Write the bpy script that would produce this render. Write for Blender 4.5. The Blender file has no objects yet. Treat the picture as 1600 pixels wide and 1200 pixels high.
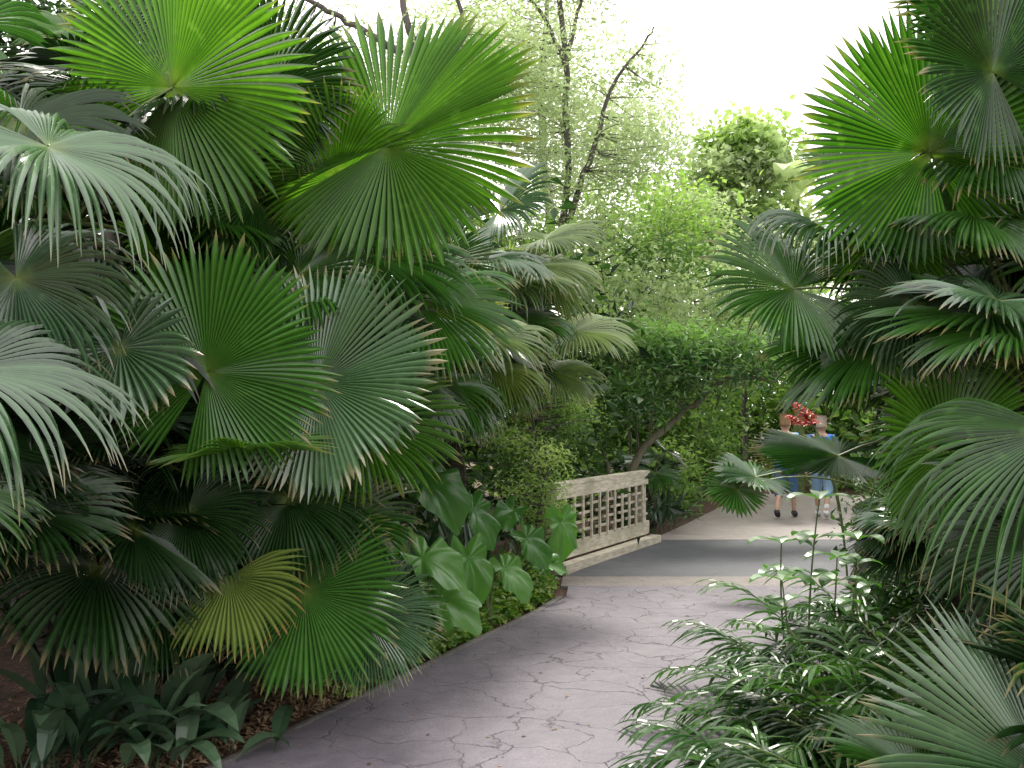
import bpy, math, numpy as np
from mathutils import Vector
RS=np.random.RandomState
def U(v):
    v=np.array(v,float); return v/(np.linalg.norm(v)+1e-9)
scene=bpy.context.scene
COL=scene.collection
# ------------------------------------------------------------ mesh builder
class MB:
    def __init__(s): s.V=[];s.F=[];s.UV=[];s.T=[];s.M=[];s.n=0
    def add(s,V,F,uv=None,tint=.5,mi=0):
        V=np.asarray(V,float);F=np.asarray(F,int)
        if len(V)==0: return
        s.V.append(V);s.F.append(F+s.n);s.n+=len(V)
        s.UV.append(np.zeros((len(V),2)) if uv is None else np.asarray(uv,float))
        s.T.append(np.full(len(V),tint) if np.isscalar(tint) else np.asarray(tint,float))
        s.M.append(np.full(len(F),mi,int))
    def obj(s,name,mats,parent=None,base=(0,0,0),smooth=False):
        V=np.concatenate(s.V)-np.array(base,float);F=np.concatenate(s.F);UV=np.concatenate(s.UV);T=np.concatenate(s.T);M=np.concatenate(s.M)
        me=bpy.data.meshes.new(name)
        me.vertices.add(len(V));me.vertices.foreach_set('co',V.ravel())
        me.loops.add(F.size);me.loops.foreach_set('vertex_index',F.ravel().astype(np.int32))
        me.polygons.add(len(F));me.polygons.foreach_set('loop_start',np.arange(0,F.size,4,dtype=np.int32))
        me.polygons.foreach_set('material_index',M.astype(np.int32))
        me.polygons.foreach_set('use_smooth',np.full(len(F),smooth))
        me.update(calc_edges=True)
        l=me.uv_layers.new(name='UVMap');l.data.foreach_set('uv',UV[F.ravel()].ravel())
        a=me.attributes.new('tint','FLOAT','POINT');a.data.foreach_set('value',T)
        for m in mats: me.materials.append(m)
        o=bpy.data.objects.new(name,me);COL.objects.link(o)
        if parent is not None: o.parent=parent
        else: o.location=base
        return o
def empty(name,base,label,cat,group=None):
    e=bpy.data.objects.new(name,None);COL.objects.link(e);e.location=base;e.empty_display_size=.1
    e['label']=label;e['category']=cat
    if group:e['group']=group
    return e
def tag(o,label=None,cat=None,group=None,kind=None):
    if label:o['label']=label
    if cat:o['category']=cat
    if group:o['group']=group
    if kind:o['kind']=kind
    return o
def grid_faces(a,b,closed=False):
    i=np.arange(a-1)[:,None];j=np.arange(b if closed else b-1)[None,:];j2=(j+1)%b
    return np.stack([i*b+j,i*b+j2,(i+1)*b+j2,(i+1)*b+j],-1).reshape(-1,4)
def tube(mb,pts,rad,n=6,mi=0,tint=.5,jit=0,rng=None):
    pts=np.array(pts,float);rad=np.array(rad,float)*np.ones(len(pts))
    t=np.gradient(pts,axis=0);t/=np.linalg.norm(t,axis=1)[:,None]+1e-9
    ref=np.array([.3,.9,.1]) if abs(t[0][2])>.7 else np.array([0,0,1.])
    s=np.cross(t,ref);s/=np.linalg.norm(s,axis=1)[:,None]+1e-9
    u=np.cross(s,t);a=np.linspace(0,2*math.pi,n,endpoint=False)
    r=rad[:,None]*np.ones((1,n))
    if jit: r=r*(1+jit*rng.uniform(-1,1,r.shape))
    V=pts[:,None]+r[...,None]*(np.cos(a)[None,:,None]*s[:,None]+np.sin(a)[None,:,None]*u[:,None])
    uv=np.stack(np.broadcast_arrays(np.linspace(0,1,n)[None,:],np.linspace(0,1,len(pts))[:,None]),-1).reshape(-1,2)
    mb.add(V.reshape(-1,3),grid_faces(len(pts),n,True),uv,tint,mi)
def curve(p0,p1,sag=0,n=8,mid=None):
    p0=np.array(p0,float);p1=np.array(p1,float);t=np.linspace(0,1,n)[:,None]
    m=(p0+p1)/2+np.array([0,0,sag]) if mid is None else np.array(mid,float)
    return (1-t)**2*p0+2*t*(1-t)*m+t*t*p1
def smooth_path(pts,n=24):
    pts=np.array(pts,float);k=np.linspace(0,1,len(pts));t=np.linspace(0,1,n)
    out=np.stack([np.interp(t,k,pts[:,i]) for i in range(3)],-1)
    for _ in range(2): out[1:-1]=(out[:-2]+2*out[1:-1]+out[2:])/4
    return out
def box(mb,c,sx,sy,sz,ax=(1,0,0),tint=.5,mi=0):
    ax=U(ax);up=np.array([0,0,1.]);sd=U(np.cross(up,ax));up=np.cross(ax,sd)
    c=np.array(c,float);V=[]
    for k in(-.5,.5):
        for j in(-.5,.5):
            for i in(-.5,.5): V.append(c+ax*sx*i+sd*sy*j+up*sz*k)
    F=[[0,2,3,1],[4,5,7,6],[0,1,5,4],[2,6,7,3],[0,4,6,2],[1,3,7,5]]
    uv=[(i*sx,k) for k in(0,1) for j in(0,1) for i in(0,1)]
    mb.add(V,F,uv,tint,mi)
# ------------------------------------------------------------ materials
def newmat(n):
    m=bpy.data.materials.new(n);m.use_nodes=True;nt=m.node_tree;nt.nodes.clear()
    out=nt.nodes.new('ShaderNodeOutputMaterial');return m,nt,out
def N(nt,t,**k):
    n=nt.nodes.new(t)
    for a,b in k.items():
        if a in n.inputs: n.inputs[a].default_value=b
        else: setattr(n,a,b)
    return n
def mix(nt,f,a,b,bt='MIX'):
    n=nt.nodes.new('ShaderNodeMix');n.data_type='RGBA';n.blend_type=bt
    for i,v in((0,f),(6,a),(7,b)):
        if hasattr(v,'is_linked'): nt.links.new(v,n.inputs[i])
        else: n.inputs[i].default_value=v if i==0 else (*v,1)
    return n.outputs[2]
def ramp(nt,src,a,b,c0=0.,c1=1.):
    n=nt.nodes.new('ShaderNodeMapRange');n.inputs[1].default_value=a;n.inputs[2].default_value=b;n.inputs[3].default_value=c0;n.inputs[4].default_value=c1
    nt.links.new(src,n.inputs[0]);return n.outputs[0]
def mth(nt,op,a,b=None):
    n=nt.nodes.new('ShaderNodeMath');n.operation=op
    for i,v in((0,a),(1,b)):
        if v is None: continue
        if hasattr(v,'is_linked'): nt.links.new(v,n.inputs[i])
        else: n.inputs[i].default_value=v
    return n.outputs[0]
def leafmat(name,dark,light,rough=.4,tr=.3,tip=None,rib=False,trcol=None,spec=.5,veins=0,blotch=None):
    m,nt,out=newmat(name)
    at=N(nt,'ShaderNodeAttribute',attribute_name='tint')
    tc=N(nt,'ShaderNodeTexCoord');nz=N(nt,'ShaderNodeTexNoise',Scale=3.);nt.links.new(tc.outputs['Object'],nz.inputs['Vector'])
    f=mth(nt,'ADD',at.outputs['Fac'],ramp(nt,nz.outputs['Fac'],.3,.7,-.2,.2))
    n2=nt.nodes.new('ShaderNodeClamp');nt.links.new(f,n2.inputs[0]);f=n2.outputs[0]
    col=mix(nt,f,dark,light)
    uv=N(nt,'ShaderNodeUVMap');sx=N(nt,'ShaderNodeSeparateXYZ');nt.links.new(uv.outputs[0],sx.inputs[0])
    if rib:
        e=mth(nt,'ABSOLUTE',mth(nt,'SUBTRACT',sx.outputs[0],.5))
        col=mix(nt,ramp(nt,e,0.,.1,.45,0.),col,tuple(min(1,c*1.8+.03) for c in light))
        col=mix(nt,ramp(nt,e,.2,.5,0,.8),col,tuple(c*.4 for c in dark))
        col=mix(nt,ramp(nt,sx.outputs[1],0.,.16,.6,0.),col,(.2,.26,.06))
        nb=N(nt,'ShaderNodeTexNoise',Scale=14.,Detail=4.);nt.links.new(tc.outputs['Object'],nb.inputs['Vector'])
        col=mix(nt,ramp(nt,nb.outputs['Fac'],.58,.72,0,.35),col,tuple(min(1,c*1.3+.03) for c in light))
    if veins:
        w=mth(nt,'ABSOLUTE',mth(nt,'SINE',mth(nt,'MULTIPLY',sx.outputs[0],veins)))
        col=mix(nt,ramp(nt,w,0.,.10,.4,0.),col,tuple(min(1,c*1.4+.04) for c in light))
    if blotch:
        b=N(nt,'ShaderNodeTexNoise',Scale=22.);nt.links.new(tc.outputs['Object'],b.inputs['Vector'])
        col=mix(nt,ramp(nt,b.outputs['Fac'],.55,.62,0,.9),col,blotch)
    if tip:
        g=mth(nt,'ADD',sx.outputs[1],ramp(nt,nz.outputs['Fac'],.35,.65,-.08,.08))
        col=mix(nt,ramp(nt,g,.90,1.0,0,.8),col,tip)
    p=N(nt,'ShaderNodeBsdfPrincipled',Roughness=rough);p.inputs['Specular IOR Level'].default_value=spec
    nt.links.new(col,p.inputs['Base Color'])
    t=N(nt,'ShaderNodeBsdfTranslucent')
    nt.links.new(mix(nt,1.,col,trcol or (1.6,1.8,.7),'MULTIPLY'),t.inputs[0])
    ms=N(nt,'ShaderNodeMixShader');ms.inputs[0].default_value=tr
    nt.links.new(p.outputs[0],ms.inputs[1]);nt.links.new(t.outputs[0],ms.inputs[2]);nt.links.new(ms.outputs[0],out.inputs[0])
    return m
def noisemat(name,a,b,scale=8,rough=.8,bump=.3,detail=6,stretch=(1,1,1),c=None,camt=.8):
    m,nt,out=newmat(name)
    tc=N(nt,'ShaderNodeTexCoord');mp=N(nt,'ShaderNodeMapping');mp.inputs['Scale'].default_value=stretch
    nt.links.new(tc.outputs['Object'],mp.inputs[0])
    nz=N(nt,'ShaderNodeTexNoise',Scale=scale,Detail=detail);nt.links.new(mp.outputs[0],nz.inputs['Vector'])
    col=mix(nt,ramp(nt,nz.outputs['Fac'],.35,.65),a,b)
    if c:
        n3=N(nt,'ShaderNodeTexNoise',Scale=scale*.23,Detail=4);nt.links.new(tc.outputs['Object'],n3.inputs['Vector'])
        col=mix(nt,ramp(nt,n3.outputs['Fac'],.5,.68,0,camt),col,c)
    p=N(nt,'ShaderNodeBsdfPrincipled',Roughness=rough);nt.links.new(col,p.inputs['Base Color'])
    bm=N(nt,'ShaderNodeBump',Strength=bump,Distance=.02);nt.links.new(nz.outputs['Fac'],bm.inputs['Height']);nt.links.new(bm.outputs[0],p.inputs['Normal'])
    nt.links.new(p.outputs[0],out.inputs[0]);return m
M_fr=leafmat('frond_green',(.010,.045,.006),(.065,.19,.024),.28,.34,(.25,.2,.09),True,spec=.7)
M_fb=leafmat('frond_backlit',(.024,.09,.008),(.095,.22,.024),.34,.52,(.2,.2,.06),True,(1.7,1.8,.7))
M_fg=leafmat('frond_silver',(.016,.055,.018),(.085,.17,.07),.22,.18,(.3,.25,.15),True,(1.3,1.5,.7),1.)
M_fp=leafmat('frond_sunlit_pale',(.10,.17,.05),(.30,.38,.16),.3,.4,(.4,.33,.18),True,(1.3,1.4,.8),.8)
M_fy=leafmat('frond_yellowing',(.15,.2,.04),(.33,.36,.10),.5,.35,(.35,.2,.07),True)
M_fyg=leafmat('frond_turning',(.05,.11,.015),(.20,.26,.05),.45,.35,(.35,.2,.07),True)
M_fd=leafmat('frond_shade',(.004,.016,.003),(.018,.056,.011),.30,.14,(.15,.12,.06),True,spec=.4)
M_dry=leafmat('frond_dead',(.07,.05,.03),(.2,.15,.09),.8,.1,(.15,.1,.06),True)
M_pet=noisemat('petiole_green',(.06,.1,.02),(.12,.16,.05),20,.5,.1)
M_trunk=noisemat('palm_trunk_fibre',(.015,.012,.009),(.06,.045,.03),14,.95,1.,8,(1,1,4))
M_bark=noisemat('tree_bark',(.045,.04,.036),(.12,.105,.09),9,.9,.8,8,(1,1,.3))
M_barkl=noisemat('pale_bark',(.10,.095,.06),(.19,.17,.115),9,.9,.8,8,(1,1,.3))
M_lp=leafmat('leaf_pale_haze',(.24,.31,.15),(.46,.56,.31),.55,.5,trcol=(1.25,1.3,1.0))  # distance haze and glare painted into the leaf colour as a washed-out green
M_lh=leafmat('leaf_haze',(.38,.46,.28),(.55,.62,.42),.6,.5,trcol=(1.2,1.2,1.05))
M_lm=leafmat('leaf_mid',(.06,.14,.03),(.30,.45,.12),.42,.42,trcol=(1.4,1.5,.8))
M_lc=leafmat('leaf_glossy_mid',(.03,.09,.022),(.21,.35,.12),.28,.32)
M_lg=leafmat('leaf_glossy',(.010,.038,.010),(.07,.15,.04),.28,.25)
M_ld=leafmat('leaf_shade',(.005,.018,.005),(.04,.10,.022),.5,.25)
M_lime=leafmat('leaf_lime',(.18,.30,.07),(.40,.52,.20),.5,.45,trcol=(1.3,1.35,.85))
M_ear=leafmat('elephant_ear_leaf',(.035,.13,.02),(.12,.29,.06),.28,.32,veins=7,spec=.6)
M_strap=leafmat('strap_leaf',(.014,.042,.018),(.085,.14,.08),.28,.15)
M_poth=leafmat('pothos_leaf',(.06,.16,.02),(.18,.32,.06),.4,.3,blotch=(.5,.52,.2))
M_lit=leafmat('dry_leaf',(.09,.045,.025),(.36,.25,.15),.8,.1)
M_red=leafmat('red_bract',(.5,.02,.04),(.75,.12,.13),.4,.3,trcol=(1,1,1))
M_ban=leafmat('banana_leaf',(.28,.38,.17),(.50,.59,.35),.45,.5,trcol=(1.2,1.3,.9),veins=60)
M_lm2=leafmat('stalk_leaf',(.03,.10,.015),(.09,.23,.04),.32,.35)
M_feath=leafmat('feather_leaflet',(.012,.055,.008),(.075,.18,.035),.3,.28,(.2,.2,.08),False)
# ------------------------------------------------------------ foliage generators
def fan(mb,hub,axis,normal,R,seed,nseg=76,span=2.8,split=.68,droop=.7,cup=.12,tint=.5,wavy=.09):
    g=RS(seed);x=U(axis);n=np.array(normal,float);n=U(n-x*np.dot(n,x));y=np.cross(n,x)
    a=np.linspace(-span,span,nseg);da=2*span/nseg
    ph=g.uniform(0,6.28)
    L=R*(.82+.18*np.cos(a*.55))*g.uniform(.93,1.05,nseg)
    sp=split*g.uniform(.88,1.12,nseg);dr=droop*g.uniform(.7,1.35,nseg)
    broken=g.rand(nseg)<.05;dr[broken]*=2.3
    cu=cup+wavy*np.sin(a*3+ph)+wavy*.5*np.sin(a*7+ph*2)
    jt=g.uniform(-.45,.45,nseg)*da
    K=12;P=np.tile(np.array(hub,float),(nseg,1));V=np.zeros((nseg,K+1,3,3));tw=g.uniform(-.5,.5,nseg)
    ws=sp*L*math.tan(da/2)*1.04
    s=-np.sin(a)[:,None]*x+np.cos(a)[:,None]*y
    d=np.cos(a)[:,None]*x+np.sin(a)[:,None]*y+cu[:,None]*n;d/=np.linalg.norm(d,axis=1)[:,None]
    for k in range(K+1):
        t=k/K;u=np.clip((t-sp)/(1-sp),0,1)
        hw=np.where(t<sp,t*L*math.tan(da/2)*1.04,ws*(1-u**1.6));hw=np.maximum(hw,.0006)
        nl=np.cross(d,s);nl/=np.linalg.norm(nl,axis=1)[:,None]
        e=u*tw;s2=s*np.cos(e)[:,None]+nl*np.sin(e)[:,None];n2=nl*np.cos(e)[:,None]-s*np.sin(e)[:,None]
        o=n2*(hw*.55)[:,None]
        V[:,k,0]=P-s2*hw[:,None]-o;V[:,k,1]=P+o;V[:,k,2]=P+s2*hw[:,None]-o
        d=d+np.array([0,0,-1.])*(dr*max(0,t-.22)*3/K)[:,None]+s*(jt*(u>0)*2./K)[:,None];d/=np.linalg.norm(d,axis=1)[:,None]
        P=P+d*(L/K)[:,None]
    f=grid_faces(K+1,3);F=(f[None]+(np.arange(nseg)*(K+1)*3)[:,None,None]).reshape(-1,4)
    uv=np.zeros((nseg,K+1,3,2));uv[...,0]=np.array([0,.5,1]);uv[...,1]=np.linspace(0,1,K+1)[None,:,None]
    T=np.clip(tint+g.uniform(-.2,.2,nseg),0,1);T=np.repeat(T,(K+1)*3)
    mb.add(V.reshape(-1,3),F,uv.reshape(-1,2),T,0)
def make_frond(parent,base,root,hub,axis,normal,R,mat,seed,**k):
    mb=MB();fan(mb,hub,axis,normal,R,seed,**k)
    root=np.array(root,float);hub=np.array(hub,float)
    mid=(root+hub)/2+np.array([0,0,.25*np.linalg.norm(hub-root)])
    if np.linalg.norm(hub-root)>.05:
        tube(mb,curve(root,hub,mid=mid,n=9),np.linspace(.013,.006,9),5,mi=1)
    return mb.obj('frond',[mat,M_pet],parent,base)
PG='fan palms crowding the garden beds'
def fan_palm(x,y,ch,label,explicit,nrand,seed,az=(0,6.28),mats=(M_fd,M_fr),R=(.45,.65),trunk_r=.055,low=-.5,high=1.1,plen=(.5,1.0),skirt=0):
    g=RS(seed);base=(x,y,0);e=empty('fan_palm',base,label,'palm',PG)
    mb=MB();n=max(6,int(ch/.12));pts=[(x+.03*math.sin(i),y+.03*math.cos(i*1.3),ch*i/(n-1)-.02) for i in range(n)]
    tube(mb,pts,[trunk_r*(1.15 if i%2 else .9) for i in range(n)],9,jit=.12,rng=g)
    mb.obj('trunk',[M_trunk],e,base)
    C=np.array([x,y,ch])
    for i,(hub,axis,normal,r,mat,kw) in enumerate(explicit):
        make_frond(e,base,C+np.array([0,0,-.05]),hub,axis,normal,r,mat,seed*100+i,**kw)
    for i in range(nrand):
        a=g.uniform(*az);el=g.uniform(low,high);l=g.uniform(*plen)
        d=np.array([math.cos(a)*math.cos(el),math.sin(a)*math.cos(el),math.sin(el)])
        hub=C+d*l+np.array([0,0,.05])
        hub[2]=max(hub[2],.3)
        ax=U(d+np.array([0,0,-g.uniform(.3,1.2)]));h=np.array([math.cos(a),math.sin(a),0])
        nm=U(np.array([0,0,1.])*g.uniform(.3,1)+h*.7+g.uniform(-.3,.3,3))
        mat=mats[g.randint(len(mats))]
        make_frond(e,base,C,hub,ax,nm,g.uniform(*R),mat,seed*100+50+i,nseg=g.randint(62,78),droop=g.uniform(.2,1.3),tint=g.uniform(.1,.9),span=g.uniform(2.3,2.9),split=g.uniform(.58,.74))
    for i in range(skirt):
        a=g.uniform(0,6.28);h=np.array([math.cos(a),math.sin(a),0])
        hub=C+h*g.uniform(.15,.3)+np.array([0,0,-g.uniform(.2,.6)])
        make_frond(e,base,C,hub,U(h*.2+np.array([0,0,-1])),h,g.uniform(.4,.55),M_dry,seed*100+90+i,nseg=26,span=1.2,droop=2,split=.3)
    return e
def leaves(mb,cent,g,size,aspect=.42,up=.5,tint=None,mi=0,droop=.0):
    n=len(cent);d=g.normal(size=(n,3));d[:,2]=d[:,2]*.6-droop
    d/=np.linalg.norm(d,axis=1)[:,None]
    r=g.normal(size=(n,3));r[:,2]+=up*2;s=np.cross(d,r);s/=np.linalg.norm(s,axis=1)[:,None]+1e-9
    nn=np.cross(s,d);L=size*g.uniform(.6,1.25,n)[:,None];w=L*aspect*.5
    p=cent
    V=np.stack([p,p+d*L*.45-s*w+nn*w*.35,p+d*L-nn*L*.1,p+d*L*.45+s*w+nn*w*.35],1).reshape(-1,3)
    F=np.arange(n*4).reshape(-1,4)
    uv=np.tile(np.array([[.5,0],[0,.5],[.5,1],[1,.5]]),(n,1))
    if tint is None: tint=g.uniform(0,1,n)
    T=np.repeat(np.clip(tint+g.uniform(-.2,.2,n),0,1),4)
    mb.add(V,F,uv,T,mi)
def clump_points(c,r,g,nsub,nper,subr,shell=.5):
    c=np.array(c,float);r=np.array(r,float)*np.ones(3)
    u=g.normal(size=(nsub,3));u/=np.linalg.norm(u,axis=1)[:,None]
    rad=g.uniform(shell,1,nsub)**.7*(1+.25*g.normal(size=nsub)).clip(.5,1.5);S=c+u*r*rad[:,None]
    P=S[:,None]+g.normal(size=(nsub,nper,3))*subr*np.array([1,1,.6])
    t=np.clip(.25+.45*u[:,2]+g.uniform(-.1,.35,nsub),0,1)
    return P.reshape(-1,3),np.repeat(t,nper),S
def tree(name,base,label,cat,paths,clumps,leafmats,bark,seed,size,nper=40,subr=.22,twigs=True,group=None,aspect=.42,droop=0,shell=.3,tr=.008):
    g=RS(seed);e=empty(name,base,label,cat,group)
    mb=MB()
    for pts,r0,r1 in paths:
        pp=smooth_path(pts,20);pp[1:-1]+=g.normal(size=(18,3))*.02*min(1,r0*15)
        tube(mb,pp,np.linspace(r0,r1,20),7,jit=.08,rng=g)
    allp=np.concatenate([smooth_path(p[0],14) for p in paths]) if paths else np.array([base],float)
    mc=MB()
    for c,r,nsub in clumps:
        P,t,S=clump_points(c,r,g,nsub,nper,subr,shell)
        P[:,2]=np.maximum(P[:,2],.03)
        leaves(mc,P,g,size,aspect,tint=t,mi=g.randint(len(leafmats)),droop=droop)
        if twigs:
            for q in S[::2]:
                k=allp[np.argmin(np.linalg.norm(allp-q,axis=1)+.3*np.maximum(0,allp[:,2]-q[2]))]
                tube(mb,curve(k,q,mid=(k+q)/2+g.normal(size=3)*.1*np.linalg.norm(q-k),n=6),np.linspace(tr,.003,6),4)
    mb.obj('trunk',[bark],e,base,True);mc.obj('crown',leafmats,e,base)
    return e
def strap(mb,base,az,L,w,el,droop,g,tint=.5,mi=0,K=9,fold=.3,petiole=.0):
    d=np.array([math.cos(az)*math.cos(el),math.sin(az)*math.cos(el),math.sin(el)]);s=U(np.cross(d,[0,0,1.]))
    p=np.array(base,float);V=[];uv=[]
    for k in range(K+1):
        t=k/K;prof=max(.06,math.sin(math.pi*min(1,(max(t-petiole,0)/(1-petiole))**.8))**.7) if t>petiole else .07
        if k==K: prof=.02
        hw=w*.5*prof;nl=U(np.cross(s,d))
        V+=[p-s*hw+nl*hw*fold,p,p+s*hw+nl*hw*fold];uv+=[(0,t),(.5,t),(1,t)]
        d=U(d+np.array([0,0,-1])*droop*t*2/K);p=p+d*L/K;p[2]=max(p[2],.01)
    mb.add(V,grid_faces(K+1,3),uv,tint,mi)
def strap_plant(name,base,label,cat,n,L,w,seed,mat,el=(.6,1.4),droop=(.6,1.8),group=None,petiole=.25,spread=.1):
    g=RS(seed);mb=MB()
    for i in range(n):
        b=np.array(base)+np.array([*g.normal(size=2)*spread,0])
        strap(mb,b,g.uniform(0,6.28),L*g.uniform(.7,1.2),w*g.uniform(.8,1.2),g.uniform(*el),g.uniform(*droop),g,g.uniform(0,1),petiole=petiole)
    return tag(mb.obj(name,[mat],None,base),label,cat,group)
def pinnate(mb,base,az,L,el,droop,g,ll=.2,lw=.028,tint=.5,K=13):
    d=np.array([math.cos(az)*math.cos(el),math.sin(az)*math.cos(el),math.sin(el)]);s=U(np.cross(d,[0,0,1.]))
    p=np.array(base,float);pts=[]
    for k in range(K+1):
        t=k/K;pts.append(p.copy())
        if t>.28:
            for sg in(-1,1):
                nlv=U(np.cross(s,d));l=ll*(math.sin(math.pi*(.2+.7*(t-.3)/.7))**.5)*g.uniform(.85,1.12)
                ld=U(s*sg*(1.05-t*.6)+d*(.6+t*.5)+nlv*g.uniform(-.1,.35));q=p+d*L/K*g.uniform(-.3,.3);ls=U(np.cross(ld,nlv));V=[];uv=[]
                for j in range(6):
                    tt=j/5;hw=lw*.5*max(.04,math.sin(math.pi*min(1,.1+.9*tt))**.6)
                    V+=[q-ls*hw,q+nlv*hw*.4,q+ls*hw];uv+=[(0,tt*.9),(.5,tt*.9),(1,tt*.9)]
                    ld=U(ld+np.array([0,0,-1])*.22);q=q+ld*l/5
                mb.add(V,grid_faces(6,3),uv,float(np.clip(tint+g.uniform(-.2,.2),0,1)),0)
        d=U(d+np.array([0,0,-1])*droop*t*2/K);p=p+d*L/K;p[2]=max(p[2],.03)
    tube(mb,pts,np.linspace(.006,.002,K+1),4,mi=1)
def feather_palm(base,label,n,L,seed,mat=M_feath,el=(.5,1.3),az=(0,6.28),ll=.27,droop=(.6,1.6),lw=.024):
    g=RS(seed);e=empty('bamboo_palm',base,label,'palm','low feather palms beside the path')
    for i in range(n):
        mb=MB();pinnate(mb,np.array(base)+np.array([*g.normal(size=2)*.08,0]),g.uniform(*az),L*g.uniform(.7,1.15),g.uniform(*el),g.uniform(*droop),g,ll=ll,lw=lw,tint=g.uniform(.0,1))
        mb.obj('frond',[mat,M_pet],e,base)
    return e
def ear(mb,c,axis,normal,R,seed,tint=.5):
    g=RS(seed);x=U(np.array(axis)+np.array([0,0,-.2])+g.normal(size=3)*.15);n=np.array(normal,float)+np.array([0,0,.25])+g.normal(size=3)*.25;n=U(n-x*np.dot(n,x));y=np.cross(n,x)
    A=56;K=8;th=np.linspace(-math.pi,math.pi,A,endpoint=False);ab=np.abs(th)
    r=(.42+.58*((1+np.cos(th))/2)**4+.20*np.exp(-((ab-2.45)/.36)**2))*(1-.85*np.exp(-((math.pi-ab)/.26)**2))*(1+.06*np.sin(th*9+g.uniform(0,6)))
    k=np.linspace(0,1,K+1)[:,None];rr=k*r[None]*R
    px=np.cos(th)*rr;py=np.sin(th)*rr
    h=.65*np.abs(py)-.6*px*np.abs(px)/R-.9*py*py/R+.10*R*np.sin(th*9+g.uniform(0,6))*k**2+.13*R*np.sin(th*4+g.uniform(0,6))*k**2
    V=np.array(c,float)+px[...,None]*x+py[...,None]*y+h[...,None]*n
    uv=np.stack(np.broadcast_arrays(th[None],k),-1).reshape(-1,2)
    mb.add(V.reshape(-1,3),grid_faces(K+1,A,True),uv,tint,0)
def ear_plant(base,label,lv,seed):
    e=empty('elephant_ear_plant',base,label,'plant','elephant ear plants along the bed')
    for i,(c,ax,nm,R) in enumerate(lv):
        mb=MB();ear(mb,c,ax,nm,R,seed*10+i,RS(seed+i).uniform(.2,1.))
        b=np.array(base,float);c=np.array(c)
        tube(mb,curve(b,c-U(nm)*.004,mid=(b+c)/2+np.array([0,0,.25])-U(ax)*.1,n=9),np.linspace(.014,.007,9),6,mi=1)
        mb.obj('leaf',[M_ear,M_pet],e,base,True)
    return e
# ------------------------------------------------------------ ground and path
M_mulch=noisemat('mulch_soil',(.028,.014,.009),(.13,.065,.042),26,.95,1.,10,c=(.045,.035,.02))
mb=MB();mb.add([(-200,-60,0),(200,-60,0),(200,260,0),(-200,260,0)],[[0,1,2,3]]);tag(mb.obj('ground',[M_mulch]),kind='structure')
def pathmat(name,a,b,crack=True,sc=1.):
    m,nt,out=newmat(name);tc=N(nt,'ShaderNodeTexCoord');v=tc.outputs['Object']
    n1=N(nt,'ShaderNodeTexNoise',Scale=1.7*sc,Detail=8.);nt.links.new(v,n1.inputs['Vector'])
    n2=N(nt,'ShaderNodeTexNoise',Scale=60.,Detail=3.);nt.links.new(v,n2.inputs['Vector'])
    n3=N(nt,'ShaderNodeTexNoise',Scale=9.*sc,Detail=8.);nt.links.new(v,n3.inputs['Vector'])
    col=mix(nt,ramp(nt,n1.outputs['Fac'],.3,.72),a,b)
    col=mix(nt,ramp(nt,n3.outputs['Fac'],.4,.62,0,.35),col,tuple(c*.72 for c in a))
    col=mix(nt,ramp(nt,n2.outputs['Fac'],.35,.65,0,.35),col,tuple(c*.6 for c in a))
    h=mth(nt,'ADD',n1.outputs['Fac'],mth(nt,'MULTIPLY',n3.outputs['Fac'],.8))
    p=N(nt,'ShaderNodeBsdfPrincipled',Roughness=.65)
    if crack:
        nd=N(nt,'ShaderNodeTexNoise',Scale=2.5,Detail=6.);nt.links.new(v,nd.inputs['Vector'])
        vm=N(nt,'ShaderNodeVectorMath',operation='MULTIPLY_ADD');nt.links.new(nd.outputs['Color'],vm.inputs[0]);vm.inputs[1].default_value=(.8,.5,0);nt.links.new(v,vm.inputs[2])
        vo=N(nt,'ShaderNodeTexVoronoi',feature='DISTANCE_TO_EDGE',Scale=2.6);nt.links.new(vm.outputs[0],vo.inputs['Vector'])
        nm=N(nt,'ShaderNodeTexNoise',Scale=2.3,Detail=4.);nt.links.new(v,nm.inputs['Vector'])
        c=mth(nt,'MULTIPLY',ramp(nt,vo.outputs['Distance'],.0,.014,1,0),ramp(nt,nm.outputs['Fac'],.38,.58,.12,.75))
        col=mix(nt,c,col,(.055,.048,.055))
        h=mth(nt,'SUBTRACT',mth(nt,'ADD',h,mth(nt,'MULTIPLY',n2.outputs['Fac'],.25)),mth(nt,'MULTIPLY',c,1.4))
    bm=N(nt,'ShaderNodeBump',Strength=.6,Distance=.03);nt.links.new(h,bm.inputs['Height']);nt.links.new(bm.outputs[0],p.inputs['Normal'])
    nt.links.new(col,p.inputs['Base Color']);nt.links.new(p.outputs[0],out.inputs[0]);return m
M_conc=pathmat('stamped_concrete',(.145,.126,.152),(.20,.175,.205))
M_asph=pathmat('dark_asphalt',(.062,.064,.076),(.09,.092,.105),False,.6)
M_far=pathmat('tan_concrete',(.25,.215,.20),(.32,.28,.26),False)
M_band=pathmat('pale_threshold',(.165,.142,.13),(.24,.205,.185),False,2)
M_kerb=pathmat('edge_concrete',(.15,.135,.135),(.24,.21,.20),False,3)
def slab(name,Lp,Rp,mat,z=.03):
    Lp=np.array(Lp,float);Rp=np.array(Rp,float);n=len(Lp);mb=MB();V=[]
    for l,r in zip(Lp,Rp): V+=[(*l,-.02),(*l,z),(*r,z),(*r,-.02)]
    mb.add(V,grid_faces(n,4));mb.add([V[0],V[1],V[2],V[3],V[-4],V[-3],V[-2],V[-1]],[[0,1,2,3],[4,7,6,5]])
    return tag(mb.obj(name,[mat]),kind='structure')
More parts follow.
